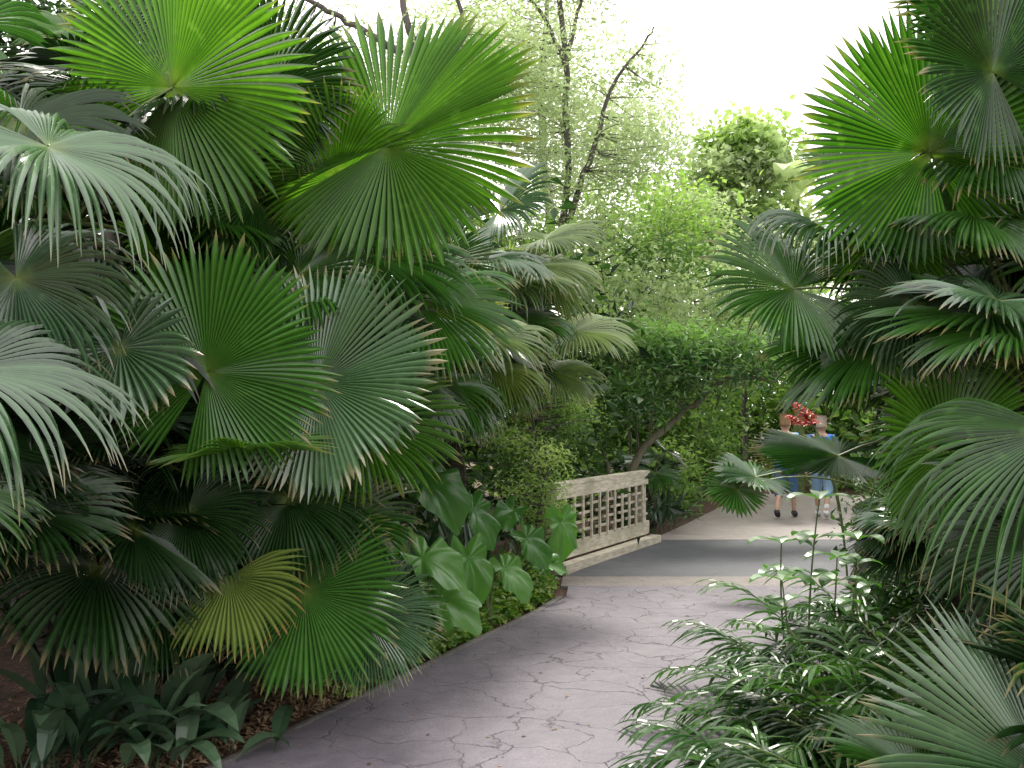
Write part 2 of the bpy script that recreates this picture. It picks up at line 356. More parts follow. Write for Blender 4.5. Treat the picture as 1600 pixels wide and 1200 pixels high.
slab('path',[(-3.3,0),(-2.2,2.5),(-1.3,4.5),(-.95,5.3),(-.59,6.14),(-.1,7.3),(.25,8.1),(.47,8.7),(.52,9.25)],[(-.2,0),(.6,2.5),(1.3,4.5),(1.65,5.3),(1.95,6.14),(2.4,7.3),(2.7,8.1),(2.95,8.7),(3.1,9.25)],M_conc,.034)
slab('path_threshold',[(.45,9.253),(.5,9.8)],[(3.1,9.253),(3.3,9.8)],M_band,.03)
slab('bridge_deck',[(.5,9.803),(1.74,12.7)],[(3.3,9.803),(4.5,12.7)],M_asph,.026)
slab('far_path',[(1.76,12.703),(2.1,13.5),(2.55,14.6),(3.5,17),(4.2,18.8),(4.75,20.2)],[(4.5,12.703),(5.1,13.5),(5.8,14.6),(9,16.6),(14,17.4),(20,18)],M_far,.03)
mb=MB();L=[(-2.2,2.5),(-1.3,4.5),(-.95,5.3),(-.59,6.14),(-.1,7.3),(.25,8.1),(.45,8.7)]
V=[]
for x,y in L: V+=[(x-.07,y+.03,-.02),(x-.06,y+.03,.03),(x-.03,y+.01,.036),(x-.004,y,.032),(x-.002,y,-.02)]
mb.add(V,grid_faces(len(L),5));tag(mb.obj('kerb',[M_kerb]),kind='structure')
# ------------------------------------------------------------ bridge railing
M_wood=noisemat('weathered_wood',(.40,.36,.27),(.62,.56,.46),7,.85,.12,8,(1,1,6),c=(.28,.27,.18),camt=.6)
b0=np.array([.40,10.12,0]);b1=np.array([1.66,12.55,0]);ax=U(b1-b0);ln=np.linalg.norm(b1-b0);perp=U(np.cross([0,0,1],ax))
rail=empty('bridge_railing',tuple(b0),'weathered wooden footbridge railing with woven lattice panel','railing')
def rp(s,z,o=0): return b0+ax*s+perp*o+np.array([0,0,z])
for s in(.05,ln-.05):
    mb=MB();box(mb,rp(s,.44,.02),.09,.09,.88,ax);mb.obj('post',[M_wood],rail,b0)
mb=MB();box(mb,rp(ln/2,.90),ln+.1,.12,.035,ax);box(mb,rp(ln/2,.815,-.04),ln-.01,.035,.13,ax);mb.obj('top_rail',[M_wood],rail,b0)
mb=MB();box(mb,rp(ln/2,.215,-.052),ln,.03,.16,ax);mb.obj('bottom_rail',[M_wood],rail,b0)
mb=MB();box(mb,rp(ln/2,.06,-.13),ln+.15,.13,.1,ax);mb.obj('kick_board',[M_wood],rail,b0)
mb=MB();g=RS(3)
s=.18
while s<ln-.08:
    box(mb,rp(s,.52,-.073),.034,.02,.47,ax,g.rand());s+=.23
for j,z in enumerate((.385,.475,.565,.655)):
    s=.11+(j%2)*.23
    while s<ln-.1:
        e_=min(s+.33,ln-.05);box(mb,rp((s+e_)/2,z,-.05),e_-s,.022,.026,ax,g.rand());s+=.46
mb.obj('lattice',[M_wood],rail,b0)
# ------------------------------------------------------------ PALMS
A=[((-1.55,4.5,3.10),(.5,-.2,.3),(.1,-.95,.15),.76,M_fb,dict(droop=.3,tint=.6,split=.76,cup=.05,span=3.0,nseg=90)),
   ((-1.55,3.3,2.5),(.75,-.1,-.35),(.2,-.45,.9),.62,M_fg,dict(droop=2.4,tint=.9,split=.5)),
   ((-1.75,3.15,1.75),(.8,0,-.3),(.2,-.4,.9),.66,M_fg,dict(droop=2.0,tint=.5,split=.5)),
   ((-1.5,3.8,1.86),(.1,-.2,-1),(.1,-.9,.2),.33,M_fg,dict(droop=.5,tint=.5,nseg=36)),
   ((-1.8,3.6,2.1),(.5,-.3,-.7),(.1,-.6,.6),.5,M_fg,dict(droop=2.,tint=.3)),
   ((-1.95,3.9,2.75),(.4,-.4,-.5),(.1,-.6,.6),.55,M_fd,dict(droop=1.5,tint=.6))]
fan_palm(-2.5,4.3,1.7,'fan palm with silvery drooping leaves over mulch bed',A,12,11,mats=(M_fd,M_fr,M_fg))
Bx=[((-1.32,4.3,1.79),(.35,-.1,.8),(.2,-.9,.35),.60,M_fr,dict(droop=.2,tint=1.,split=.77,nseg=88,span=2.95)),
   ((-.90,4.6,1.75),(.85,-.15,.15),(-.25,-.9,.3),.62,M_fg,dict(droop=.22,tint=1.,split=.77,nseg=88,span=2.95)),
   ((-1.19,4.4,1.44),(.5,-.5,.05),(0,-.1,1),.44,M_fb,dict(droop=.4,tint=.8)),
   ((-.8,5.2,1.57),(.9,-.1,-.35),(.1,-.7,.6),.58,M_fb,dict(droop=.6,tint=.6,split=.72)),
   ((-1.5,4.6,1.15),(.1,-.4,-.7),(0,-.8,.5),.45,M_fd,dict(droop=1.1,tint=.8)),
   ((-1.1,4.9,1.2),(.4,-.4,-.6),(0,-.8,.5),.5,M_fd,dict(droop=1.1,tint=.9)),
   ((-1.25,5.0,2.15),(.2,-.4,-.4),(0,-.8,.5),.55,M_fr,dict(droop=.6,tint=.3)),
   ((-1.05,4.9,2.3),(.5,-.4,-.2),(0,-.8,.5),.5,M_fr,dict(droop=.8,tint=.6))]
fan_palm(-1.75,5.4,1.6,'fan palm with round glossy pleated leaves facing the path',Bx,14,12,mats=(M_fd,M_fr))
Cx=[((-.63,5.0,2.97),(.75,-.1,.35),(-.1,-.85,.4),.86,M_fb,dict(droop=.28,tint=.6,split=.77,span=3.0,nseg=92)),
   ((-.66,5.06,2.93),(.5,.0,-.7),(.1,-.9,-.1),.6,M_fr,dict(droop=.8,tint=.2,span=1.6)),
   ((-.9,5.1,2.84),(.1,-.3,.6),(.1,-.9,.3),.5,M_fb,dict(droop=.5,tint=.7,split=.7)),
   ((-.85,5.5,2.5),(.9,-.1,-.2),(.1,-.45,.85),.72,M_fr,dict(droop=1.1,tint=.6,split=.7)),
   ((-1.2,5.4,2.35),(.3,-.5,-.6),(0,-.7,.6),.6,M_fr,dict(droop=1.0,tint=.3)),
   ((-1.35,5.2,2.75),(-.4,-.3,.3),(.2,-.8,.5),.58,M_fr,dict(droop=.5,tint=.3,split=.74)),
   ((-.95,5.4,2.1),(.6,-.4,-.5),(0,-.7,.6),.6,M_fd,dict(droop=1.0,tint=.8)),
   ((-.5,5.6,2.25),(.6,-.3,-.5),(.1,-.6,.7),.62,M_fr,dict(droop=.8,tint=.9,split=.7)),
   ((-1.25,5.0,3.25),(.1,-.2,.7),(0,-.9,.3),.55,M_fd,dict(droop=.6,tint=.9))]
fan_palm(-1.45,6.1,2.2,'tall fan palm with bright backlit pleated leaves',Cx,18,13,mats=(M_fd,M_fr,M_fr))
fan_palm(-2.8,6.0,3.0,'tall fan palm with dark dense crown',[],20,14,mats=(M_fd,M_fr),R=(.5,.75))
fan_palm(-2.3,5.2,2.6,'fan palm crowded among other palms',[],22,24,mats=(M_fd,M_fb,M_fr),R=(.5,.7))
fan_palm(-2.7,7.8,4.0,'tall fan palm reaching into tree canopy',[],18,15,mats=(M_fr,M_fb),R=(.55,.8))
Ex=[((-.62,6.0,2.06),(.9,-.2,-.1),(.1,-.35,.95),.66,M_fg,dict(droop=1.5,tint=1.,split=.55)),
   ((-.36,7.0,2.32),(.2,-.2,.6),(0,-.9,.4),.38,M_fy,dict(droop=.5,tint=.7)),
   ((-.15,7.2,1.95),(.6,-.3,-.3),(.1,-.3,.9),.6,M_fyg,dict(droop=3.,tint=.6,split=.5)),
   ((-.45,6.6,1.8),(.5,-.5,-.5),(.1,-.4,.9),.55,M_fr,dict(droop=3.,tint=.9,split=.5)),
   ((-.5,6.4,2.45),(.7,-.4,-.1),(.1,-.4,.9),.6,M_fr,dict(droop=1.4,tint=.9)),
   ((-.2,6.9,2.15),(.8,-.3,-.15),(.1,-.4,.9),.58,M_fp,dict(droop=1.6,tint=.6,split=.55))]
fan_palm(-1.0,7.4,2.0,'fan palm with yellowing and drooping split leaves',Ex,18,16,mats=(M_fr,M_fg,M_fr),skirt=5)
Fx=[((-.2,8.0,2.85),(.7,-.3,-.1),(.1,-.3,.9),.62,M_fg,dict(droop=1.5,tint=.9)),
   ((.2,8.6,2.9),(.8,-.2,-.2),(0,-.4,.9),.62,M_fp,dict(droop=1.2,tint=.6)),
   ((.55,8.8,2.35),(.8,-.2,-.1),(0,-.4,.9),.62,M_fp,dict(droop=1.3,tint=.9)),
   ((.1,8.5,2.4),(.5,-.5,-.3),(0,-.5,.9),.55,M_fr,dict(droop=1.8,tint=.9)),
   ((-.1,8.2,3.3),(.5,-.2,.3),(0,-.6,.7),.6,M_fg,dict(droop=1.2,tint=.7)),
   ((.35,8.9,2.0),(.7,-.3,-.3),(0,-.4,.9),.55,M_fp,dict(droop=1.4,tint=.3)),
   ((.3,9.0,3.2),(.8,-.2,.1),(0,-.4,.9),.62,M_fp,dict(droop=1.3,tint=.4)),
   ((.0,8.4,2.7),(.8,-.3,.0),(0,-.4,.9),.6,M_fp,dict(droop=1.2,tint=.2))]
fan_palm(-.5,9.2,2.4,'fan palm with pale sunlit leaves arching to the path',Fx,18,17,mats=(M_fr,M_fg,M_fb,M_fp),R=(.5,.65),skirt=4)
fan_palm(-1.7,9.6,3.3,'fan palm with dense green crown behind bed',[],18,18,mats=(M_fr,M_fb,M_fp),R=(.55,.75))
Hx=[((-1.3,4.6,.86),(.15,-.35,-.8),(.1,-.8,.45),.40,M_fyg,dict(droop=.9,tint=.6,span=2.0,nseg=44)),
   ((-.99,4.8,.76),(.35,-.2,-.7),(0,-.85,.4),.52,M_fr,dict(droop=.35,tint=.7,span=2.9,split=.72)),
   ((-.72,4.95,.62),(.6,-.3,-.6),(.1,-.8,.6),.42,M_fg,dict(droop=.6,tint=.5,span=2.)),
   ((-1.0,5.0,.95),(.3,-.1,.8),(0,-.9,.3),.45,M_fr,dict(droop=.5,tint=.5)),
   ((-.95,5.3,1.0),(.9,-.2,0),(0,-.7,.6),.5,M_fr,dict(droop=1.,tint=.4)),
   ((-1.65,4.7,.75),(.1,-.4,-.6),(.1,-.7,.5),.42,M_fd,dict(droop=1.,tint=.8))]
fan_palm(-1.45,5.3,.45,'young fan palm with low leaves, one turning yellow',Hx,10,19,mats=(M_fd,M_fr),low=0,R=(.35,.5),plen=(.35,.8))
fan_palm(-2.2,4.9,.8,'young fan palm in deep shade',[],18,20,mats=(M_fd,M_fd,M_fd),low=-.1,R=(.4,.55),plen=(.4,.9))
fan_palm(-2.5,4.4,1.0,'young fan palm with dark drooping leaves',[],14,25,mats=(M_fd,M_fr,M_fd),low=-.1,high=.9,R=(.38,.5),plen=(.5,.9),az=(-1.4,1.0))
# right palms
Qa=[((1.90,4.5,2.80),(-.3,-.1,.8),(-.15,-.95,.1),.66,M_fb,dict(droop=.15,tint=.15,split=.77,span=3.0,nseg=90)),
   ((1.85,4.8,2.55),(-.1,0,-.5),(-.1,-.95,.1),.46,M_fb,dict(droop=.4,tint=.5)),
   ((1.42,5.0,2.24),(-.8,-.1,.1),(-.2,-.75,.6),.52,M_fr,dict(droop=.8,tint=.7,split=.72)),
   ((1.6,4.9,2.50),(-.7,-.35,-.0),(-.1,-.35,.9),.54,M_fg,dict(droop=3.0,tint=.4,split=.5,cup=.25)),
   ((1.82,4.5,2.1),(-.3,-.3,-.6),(-.1,-.6,.5),.42,M_fd,dict(droop=1.5,tint=.6)),
   ((2.1,4.3,2.1),(-.6,-.2,.0),(0,-.3,.95),.5,M_fg,dict(droop=.7,tint=.7)),
   ((2.15,4.6,2.55),(-.6,-.2,-.1),(0,-.6,.7),.5,M_fr,dict(droop=.7,tint=.4)),
   ((1.75,5.2,1.95),(-.7,-.2,-.3),(-.1,-.6,.7),.48,M_fr,dict(droop=1.0,tint=.8))]
fan_palm(2.6,5.0,1.8,'fan palm with round backlit leaves over path',Qa,16,31,mats=(M_fr,M_fd,M_fr),az=(1.2,5.2))
Qb=[((1.97,4.5,1.45),(-.45,-.2,.6),(-.2,-.8,.5),.52,M_fb,dict(droop=.4,tint=.9,split=.74)),
   ((1.80,5.5,1.38),(-.9,-.1,.0),(0,-.30,1),.50,M_fr,dict(droop=.08,tint=.0,cup=.02,wavy=.05)),
   ((2.1,5.0,1.75),(-.8,-.1,.2),(0,-.6,.8),.5,M_fr,dict(droop=.4,tint=.6))]
fan_palm(2.8,5.6,1.4,'fan palm with flat dark and green leaves',Qb,8,32,mats=(M_fr,M_fd),az=(1.8,4.6),plen=(.2,.4),R=(.4,.5))
Qc=[((1.85,3.4,1.55),(-.6,-.25,-.55),(-.25,-.5,.85),.74,M_fr,dict(droop=2.4,tint=.3,split=.42,span=1.7,nseg=52)),
   ((1.9,3.5,1.15),(-.6,-.25,-.5),(-.3,-.6,.8),.5,M_fd,dict(droop=1.6,tint=.9))]
fan_palm(2.4,3.9,1.1,'fan palm with long drooping brown tipped leaves',Qc,8,33,mats=(M_fd,M_fr),az=(1.8,3.6),plen=(.3,.5),R=(.4,.55))
Qd=[((1.62,3.05,.50),(-.8,.2,.35),(-.2,-.55,.8),.62,M_fg,dict(droop=.25,tint=.7,split=.66)),
    ((1.45,3.6,.3),(-.7,-.2,.2),(0,-.4,.9),.4,M_fr,dict(droop=.7,tint=.4)) ]
fan_palm(2.1,3.3,.3,'low fan palm with silvery blue leaves beside path',Qd,5,34,mats=(M_fd,M_fr),az=(1.8,3.6),plen=(.2,.4),low=.2)
Qe=[((2.1,4.3,3.1),(-.4,-.1,.5),(0,-.8,.3),.52,M_fr,dict(droop=.4,tint=.1)),
    ((2.2,4.5,3.45),(-.5,-.1,.5),(0,-.8,.2),.55,M_fr,dict(droop=.3,tint=.3)),
    ((2.25,4.6,2.9),(-.5,-.2,-.3),(0,-.8,.4),.5,M_fr,dict(droop=.7,tint=.3))]
fan_palm(2.95,5.2,3.1,'tall fan palm with dark crown above railing level',Qe,16,35,mats=(M_fd,M_fr),az=(1.6,4.8))
fan_palm(3.7,7.6,2.0,'fan palm in bed beyond other palms',[],16,36,mats=(M_fr,M_fd),az=(1.,5.2),plen=(.3,.55),R=(.45,.55))
fan_palm(4.9,9.5,2.8,'fan palm farther along the bed',[],18,37,mats=(M_fr,M_fg),az=(1.,5.2),plen=(.4,.7),low=-.1)
fan_palm(3.0,6.4,2.6,'fan palm tucked behind large round leaves',[],16,38,mats=(M_fr,M_fd,M_fb),az=(1.,5.2),low=-.1)
fan_palm(3.1,6.9,.5,'young fan palm low under taller palms',[],10,41,mats=(M_fr,M_fd,M_fg),az=(1.8,4.6),low=.1,high=.9,R=(.35,.45),plen=(.3,.5))
Qs=[((2.2,9,1.05),(-.8,-.2,.1),(0,-.4,.9),.42,M_fg,dict(droop=.4,tint=1.,nseg=40)),((2.0,8.9,.95),(-.6,-.2,-.2),(0,-.6,.6),.34,M_fr,dict(droop=.5,tint=.8,nseg=38))]
fan_palm(3.75,9.3,.7,'small fan palm with thin spiky leaves by path edge',Qs,6,39,mats=(M_fr,),az=(1.8,4.5),R=(.3,.4),plen=(.2,.3))
fan_palm(1.95,14.0,.6,'small fan palm beyond bridge railing',[],9,40,mats=(M_fg,M_fr),low=.1,R=(.35,.45),plen=(.3,.6))
# ------------------------------------------------------------ TREES
tree('slender_tree',(.75,14,0),'slender dark tree with twisting branches and sparse leaves','tree',
  [([(.75,14,0),(.7,14,2),(.65,14,3.6),(.75,14,4.6),(.8,14,6),(.75,14,7),(.6,14,8.2),(.4,14,9.5)],.07,.03),
   ([(.7,14,4.0),(1.0,13.9,5.0),(1.25,13.9,5.6),(1.4,13.9,6.3),(1.85,13.9,6.8),(2.0,13.9,7.1)],.05,.012),
   ([(.75,14,6.6),(.5,14.2,7.3),(.0,14.2,8.0),(-.5,14,8.7)],.035,.012),([(.8,14,6.8),(1.0,14.1,7.6),(1.1,14,9)],.035,.012)],
  [((.4,14,6.3),(1.0,.8,1.3),120),((1.5,14,5.5),(.9,.8,.9),90),((-.3,14,8),(1.1,.8,.8),60),((.6,14,7.8),(1.0,.6,.8),60),((.6,14,4.8),(.8,.7,.6),50),((1.8,14,6.6),(.6,.5,.5),22)],
  [M_lp],M_bark,51,.085,30,.19,group='trees',aspect=.4)
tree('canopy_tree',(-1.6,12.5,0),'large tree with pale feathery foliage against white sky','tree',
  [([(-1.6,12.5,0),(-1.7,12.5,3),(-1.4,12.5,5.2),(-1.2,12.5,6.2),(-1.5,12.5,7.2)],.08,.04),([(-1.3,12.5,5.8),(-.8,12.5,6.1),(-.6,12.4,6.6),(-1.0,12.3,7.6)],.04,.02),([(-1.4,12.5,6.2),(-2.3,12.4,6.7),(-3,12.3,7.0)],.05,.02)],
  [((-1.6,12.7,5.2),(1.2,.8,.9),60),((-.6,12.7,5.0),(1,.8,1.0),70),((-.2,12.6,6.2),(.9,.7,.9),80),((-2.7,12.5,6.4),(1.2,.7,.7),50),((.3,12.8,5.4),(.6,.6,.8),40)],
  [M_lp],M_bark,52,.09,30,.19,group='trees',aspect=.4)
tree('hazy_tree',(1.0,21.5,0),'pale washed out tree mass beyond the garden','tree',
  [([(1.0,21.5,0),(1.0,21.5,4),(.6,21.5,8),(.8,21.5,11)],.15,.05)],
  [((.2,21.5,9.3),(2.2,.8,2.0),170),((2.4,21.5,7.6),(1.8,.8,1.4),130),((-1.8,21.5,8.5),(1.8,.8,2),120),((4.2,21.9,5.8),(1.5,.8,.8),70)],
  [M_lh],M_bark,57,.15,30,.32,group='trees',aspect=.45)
tree('shade_tree',(-4.2,9.5,0),'dark leafy shade tree over the palms','tree',
  [([(-4.2,9.5,0),(-4,9.5,2.5),(-3.6,9.4,4),(-2.8,9.2,5.2)],.16,.05),([(-4,9.5,3),(-4.8,9.5,5)],.1,.04)],
  [((-3.8,9.4,4.9),(1.3,1,1.0),80),((-2.9,9.0,4.9),(.8,.8,.6),60),((-5,9.5,4.5),(1.2,1,1.2),60),((-4.4,9.5,2.5),(1.5,1,1.5),70)],
  [M_ld],M_bark,53,.13,45,.22,group='trees')
tree('broadleaf_tree',(5.1,21.6,0),'vine covered tree with bright pale green leaves','tree',
  [([(5.1,21.6,0),(5.0,21.4,3.5),(4.9,21.2,6.2),(5.05,21,7.6)],.07,.02)],
  [((4.9,21.2,7.5),(1.0,.8,.6),70),((5.3,21,6.8),(.9,.6,.5),36),((4.4,21,6.7),(.65,.6,.5),36),((4.3,21,5.8),(.8,.6,.6),44),((5.1,21,5.9),(1.0,.6,.8),50),((5.9,21.2,5.2),(1.2,.6,.9),70),((3.7,21,5.3),(.9,.6,.6),50),((5.3,21.2,3.4),(1.4,.6,1.4),90)],
  [M_lime,M_lp],M_bark,54,.20,20,.26,group='trees',aspect=.6,droop=.3,shell=.1)
BG='bushes beyond the bridge'
def bush(base,label,clumps,mats,seed,size,**k):
    b=np.array(base,float);paths=[]
    for c,r,n in clumps: paths.append(([b,(b+np.array(c))/2+np.array([.1,0,.1]),c],.022,.01))
    tree('leafy_bush',base,label,'bush',paths,clumps,mats,M_bark,seed,size,group=BG,**k)
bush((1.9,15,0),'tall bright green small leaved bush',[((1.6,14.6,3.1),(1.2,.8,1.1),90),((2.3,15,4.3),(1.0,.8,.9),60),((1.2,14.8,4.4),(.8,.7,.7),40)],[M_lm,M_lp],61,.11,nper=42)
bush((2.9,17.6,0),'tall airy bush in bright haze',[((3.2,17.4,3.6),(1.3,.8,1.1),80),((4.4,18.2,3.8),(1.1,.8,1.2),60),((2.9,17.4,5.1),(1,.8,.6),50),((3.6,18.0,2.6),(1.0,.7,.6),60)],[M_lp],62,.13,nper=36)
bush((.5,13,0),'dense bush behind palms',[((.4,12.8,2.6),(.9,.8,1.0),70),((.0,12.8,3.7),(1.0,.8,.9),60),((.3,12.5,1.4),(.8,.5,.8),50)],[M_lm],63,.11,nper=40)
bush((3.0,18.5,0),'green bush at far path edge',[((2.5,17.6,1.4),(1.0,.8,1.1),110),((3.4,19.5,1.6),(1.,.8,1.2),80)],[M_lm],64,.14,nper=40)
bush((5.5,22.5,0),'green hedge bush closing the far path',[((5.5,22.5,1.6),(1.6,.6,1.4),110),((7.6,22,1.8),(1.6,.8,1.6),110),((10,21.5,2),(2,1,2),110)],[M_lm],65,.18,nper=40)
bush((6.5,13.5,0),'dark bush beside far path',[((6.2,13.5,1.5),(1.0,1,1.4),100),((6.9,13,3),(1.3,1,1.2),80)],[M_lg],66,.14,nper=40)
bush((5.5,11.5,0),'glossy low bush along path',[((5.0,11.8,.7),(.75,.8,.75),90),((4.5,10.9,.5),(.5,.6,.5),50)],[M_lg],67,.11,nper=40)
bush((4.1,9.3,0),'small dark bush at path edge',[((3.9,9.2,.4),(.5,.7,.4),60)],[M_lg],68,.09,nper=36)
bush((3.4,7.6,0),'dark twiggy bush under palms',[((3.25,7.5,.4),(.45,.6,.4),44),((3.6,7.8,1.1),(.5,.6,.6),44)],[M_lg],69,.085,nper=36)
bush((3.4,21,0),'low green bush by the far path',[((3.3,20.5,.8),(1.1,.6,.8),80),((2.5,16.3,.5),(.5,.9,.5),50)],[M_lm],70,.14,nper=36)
tree('leafy_bush',(.1,9.3,0),'lime green feathery shrub beside bridge railing','bush',[([(.1,9.3,0),(.2,9.3,.5),(.3,9.3,1.0)],.02,.01)],
 [((.30,9.35,1.12),(.28,.25,.28),36),((.15,9.3,.8),(.3,.3,.3),34),((.42,9.7,.55),(.16,.2,.3),26)],[M_lime],M_bark,71,.055,24,.07,group=BG,aspect=.35)
tree('leafy_bush',(.3,10.6,0),'bright green ferny shrub beneath palms','bush',[([(.3,10.6,0),(.3,10.6,1.0),(.2,10.6,1.8)],.03,.01)],
 [((.35,10.8,2.0),(.5,.4,.4),50),((.5,10.9,1.5),(.4,.4,.4),40),((.0,10.4,1.2),(.4,.4,.4),40)],[M_lm],M_bark,72,.06,34,.1,group=BG,aspect=.35)
tree('arching_tree',(1.45,13.3,0),'leaning tree with pale curved trunk and glossy leaves','tree',
 [([(1.45,13.3,0),(1.5,13.3,.8),(1.8,13.3,1.25),(2.3,13.3,1.65),(2.6,13.3,1.95),(3.0,13.3,2.15),(3.5,13.3,2.05)],.062,.025),
  ([(1.45,13.3,.2),(1.2,13.3,1.2),(.9,13.2,2.0)],.04,.02),([(2.5,13.3,1.85),(2.7,13.3,2.4)],.03,.015)],
 [((1.5,13.2,2.0),(.8,.7,.5),60),((2.5,13.2,2.5),(.9,.7,.4),56),((3.3,13.2,2.35),(.6,.6,.35),26),((.9,13.2,1.5),(.5,.5,.6),44),((1.9,13.0,2.5),(.7,.6,.4),44),((3.9,13.6,2.7),(.6,.6,.4),16),((2.2,12.9,2.0),(.5,.4,.25),18)],
 [M_lc],M_barkl,73,.13,28,.15,group='trees',aspect=.3,droop=.3)
# backdrop woods
g=RS(80);mb=MB()
def wood(x0,x1,y0,y1,z0,z1,n,size,nper=30,sr=.5,mi=0,tb=0):
    c=np.stack([g.uniform(x0,x1,n),g.uniform(y0,y1,n),g.uniform(z0,1,n)*z1 if z0<1 else g.uniform(z0,z1,n)],-1)
    P=(c[:,None]+g.normal(size=(n,nper,3))*sr).reshape(-1,3);P[:,2]=np.abs(P[:,2])
    leaves(mb,P,g,size,.5,tint=np.repeat(g.uniform(0,1,n),nper)+tb,mi=mi)
wood(-12,-1.5,10.5,13,0,4.6,420,.3,30,.45,0)
wood(-3.5,1.0,11.5,14,0,3.4,160,.22,30,.4,0)
wood(-6,3.0,17,20,0,4.8,260,.3,34,.5,1)
wood(7,16,14,16,0,4.6,330,.3,30,.45,0)
wood(1,22,24,28,0,5.0,480,.34,34,.7,1)
wood(6.5,14,20.5,23,0,3.5,140,.3,30,.6,1)
wood(-8,-3.2,4.5,9,0,3.2,260,.2,30,.35,0)
wood(3.9,7,5,8.6,0,3.0,220,.2,30,.35,0)
tag(mb.obj('background_woods',[M_ld,M_lm]),'dense mass of green garden foliage behind the beds','woods',kind='stuff')
def banana(base,label,lv,seed,h):
    e=empty('banana_plant',base,label,'plant');mb=MB();b=np.array(base,float);top=b+np.array([0,0,h])
    tube(mb,[b,b+np.array([.05,0,h/2]),top],[.14,.11,.07],8);mb.obj('stem',[M_pet],e,base,True)
    g=RS(seed)
    for az,L,el,dr,zz in lv:
        mb=MB();strap(mb,top-np.array([0,0,zz]),az,L,.66,el,dr,g,g.uniform(.4,1),K=14,petiole=.12,fold=.25);mb.obj('leaf',[M_ban],e,base)
banana((6.0,20.9,0),'tall banana plant with broad pale arching leaves',[(3.4,2.2,1.15,1.5,0),(2.8,1.9,.8,1.5,.4),(-.3,2.2,1.0,1.6,0),(4.3,2.0,.7,1.6,.3),(5.4,2.1,.9,1.5,.2),(3.3,1.8,.5,1.5,.8),(.2,2.0,.5,1.3,.6),(3.0,1.6,.3,1.3,1.3)],81,6.3)
# ------------------------------------------------------------ low plants
ear_plant((-.75,6.9,0),'elephant ear plant with broad wavy green leaves',[((-.95,6.4,.95),(.7,-.3,-.15),(0,-.6,.75),.34),((-.58,6.5,.68),(.8,-.3,-.2),(.1,-.5,.85),.32),((-.6,7.0,1.15),(.6,-.3,-.3),(.1,-.7,.7),.36),((-1.15,6.5,.65),(-.4,-.5,-.2),(0,-.5,.8),.26),((-.95,6.2,.42),(.4,-.6,-.2),(0,-.5,.8),.26),((-.3,6.9,.62),(.6,-.4,-.3),(.1,-.6,.7),.28)],5)
ear_plant((-.15,7.5,0),'elephant ear plant with leaf hanging toward the kerb',[((-.48,6.7,.38),(.8,-.4,-.1),(.1,-.5,.85),.30),((-.28,7.2,.92),(.6,-.3,-.3),(.2,-.7,.7),.28),((-.05,7.5,.45),(.8,-.3,-.2),(.1,-.5,.9),.26),((-.35,7.3,.5),(-.3,-.6,-.3),(0,-.6,.8),.24)],6)
ear_plant((.05,8.7,0),'elephant ear plant at the bridge end',[((.12,8.3,.58),(.6,-.3,-.2),(.1,-.7,.7),.28),((.44,9.0,.64),(.3,-.2,-.6),(.3,-.7,.4),.30),((.0,8.4,.8),(-.3,-.4,.4),(0,-.6,.8),.24),((.25,8.5,.34),(.7,-.3,-.1),(.1,-.5,.8),.22)],7)
ST='dark strap leaved plants in the bed'
for i,(x,y,L,w,n,lab) in enumerate([(-1.62,4.5,.5,.11,18,'cast iron plant with broad drooping leaves on mulch'),(-1.42,4.6,.4,.10,14,'cast iron plant with broad drooping leaves on mulch'),(-1.9,4.5,.55,.12,18,'cast iron plant with broad drooping leaves on mulch'),(-2.1,4.3,.5,.11,16,'cast iron plant with broad drooping leaves on mulch'),(-1.95,4.85,.85,.15,18,'upright dark broad leaved plant under palms'),(-1.65,5.0,.75,.13,16,'upright dark broad leaved plant under palms'),(1.55,13.3,.75,.07,26,'dark arching strap leaved plant by bridge railing'),(2.0,13.6,.65,.06,24,'dark arching strap leaved plant by bridge railing'),(2.2,14.6,.6,.06,24,'dark arching strap leaved plant by bridge railing'),(2.9,16.5,.7,.07,24,'dark arching strap leaved plant at path edge'),(-.7,7.9,.8,.08,18,'dark broad leaved plant under palms'),(-.25,8.6,.8,.06,18,'dark arching strap leaved plant in bed'),(-1.2,6.2,.8,.1,16,'dark broad leaved plant under palms'),(-.6,9.6,.9,.07,20,'dark arching strap leaved plant in bed'),(-1.0,5.9,.6,.08,16,'dark broad leaved plant under palms'),(.15,9.5,.6,.05,18,'dark arching strap leaved plant in bed')]):
    strap_plant('strap_leaf_plant',(x,y,0),lab,'plant',n,L,w,200+i,M_strap,el=(.7,1.45) if L>.58 else (.7,1.35),droop=(.5,1.6) if L>.58 else (1.2,2.4),group=ST)
mb=MB();g=RS(91);n=3800
y=g.uniform(5.6,9.3,n);xe=np.interp(y,[4.5,6.14,8.7,9.4],[-1.3,-.59,.45,.5])-.12;off=g.exponential(.33,n);x=xe-off
k=(y>6.3)|(g.rand(n)<.25);x=x[k];y=y[k];off=off[k]
z=.03+g.uniform(0,1,len(x))**1.3*np.clip(off*.7+.08,0,.32)
leaves(mb,np.stack([x,y,z],-1),g,.10,.72,up=1.0,droop=.1)
tag(mb.obj('ground_cover_plants',[M_poth]),'low variegated green ground cover along the kerb','ground cover',kind='stuff')
mb=MB();n=2400;y=g.uniform(4,9.5,n);xe=np.interp(y,[4,5.3,6.14,7.3,8.8,9.4],[1.25,1.75,2.0,2.5,3.1,3.2]);x=xe+g.exponential(.5,n)
z=.03+g.uniform(0,.3,n)
leaves(mb,np.stack([x,y,z],-1),g,.12,.3,up=.8)
tag(mb.obj('ground_cover_plants',[M_lg]),'low dark green ground cover under palms','ground cover',kind='stuff')
LB='low bamboo palm arching over path edge'
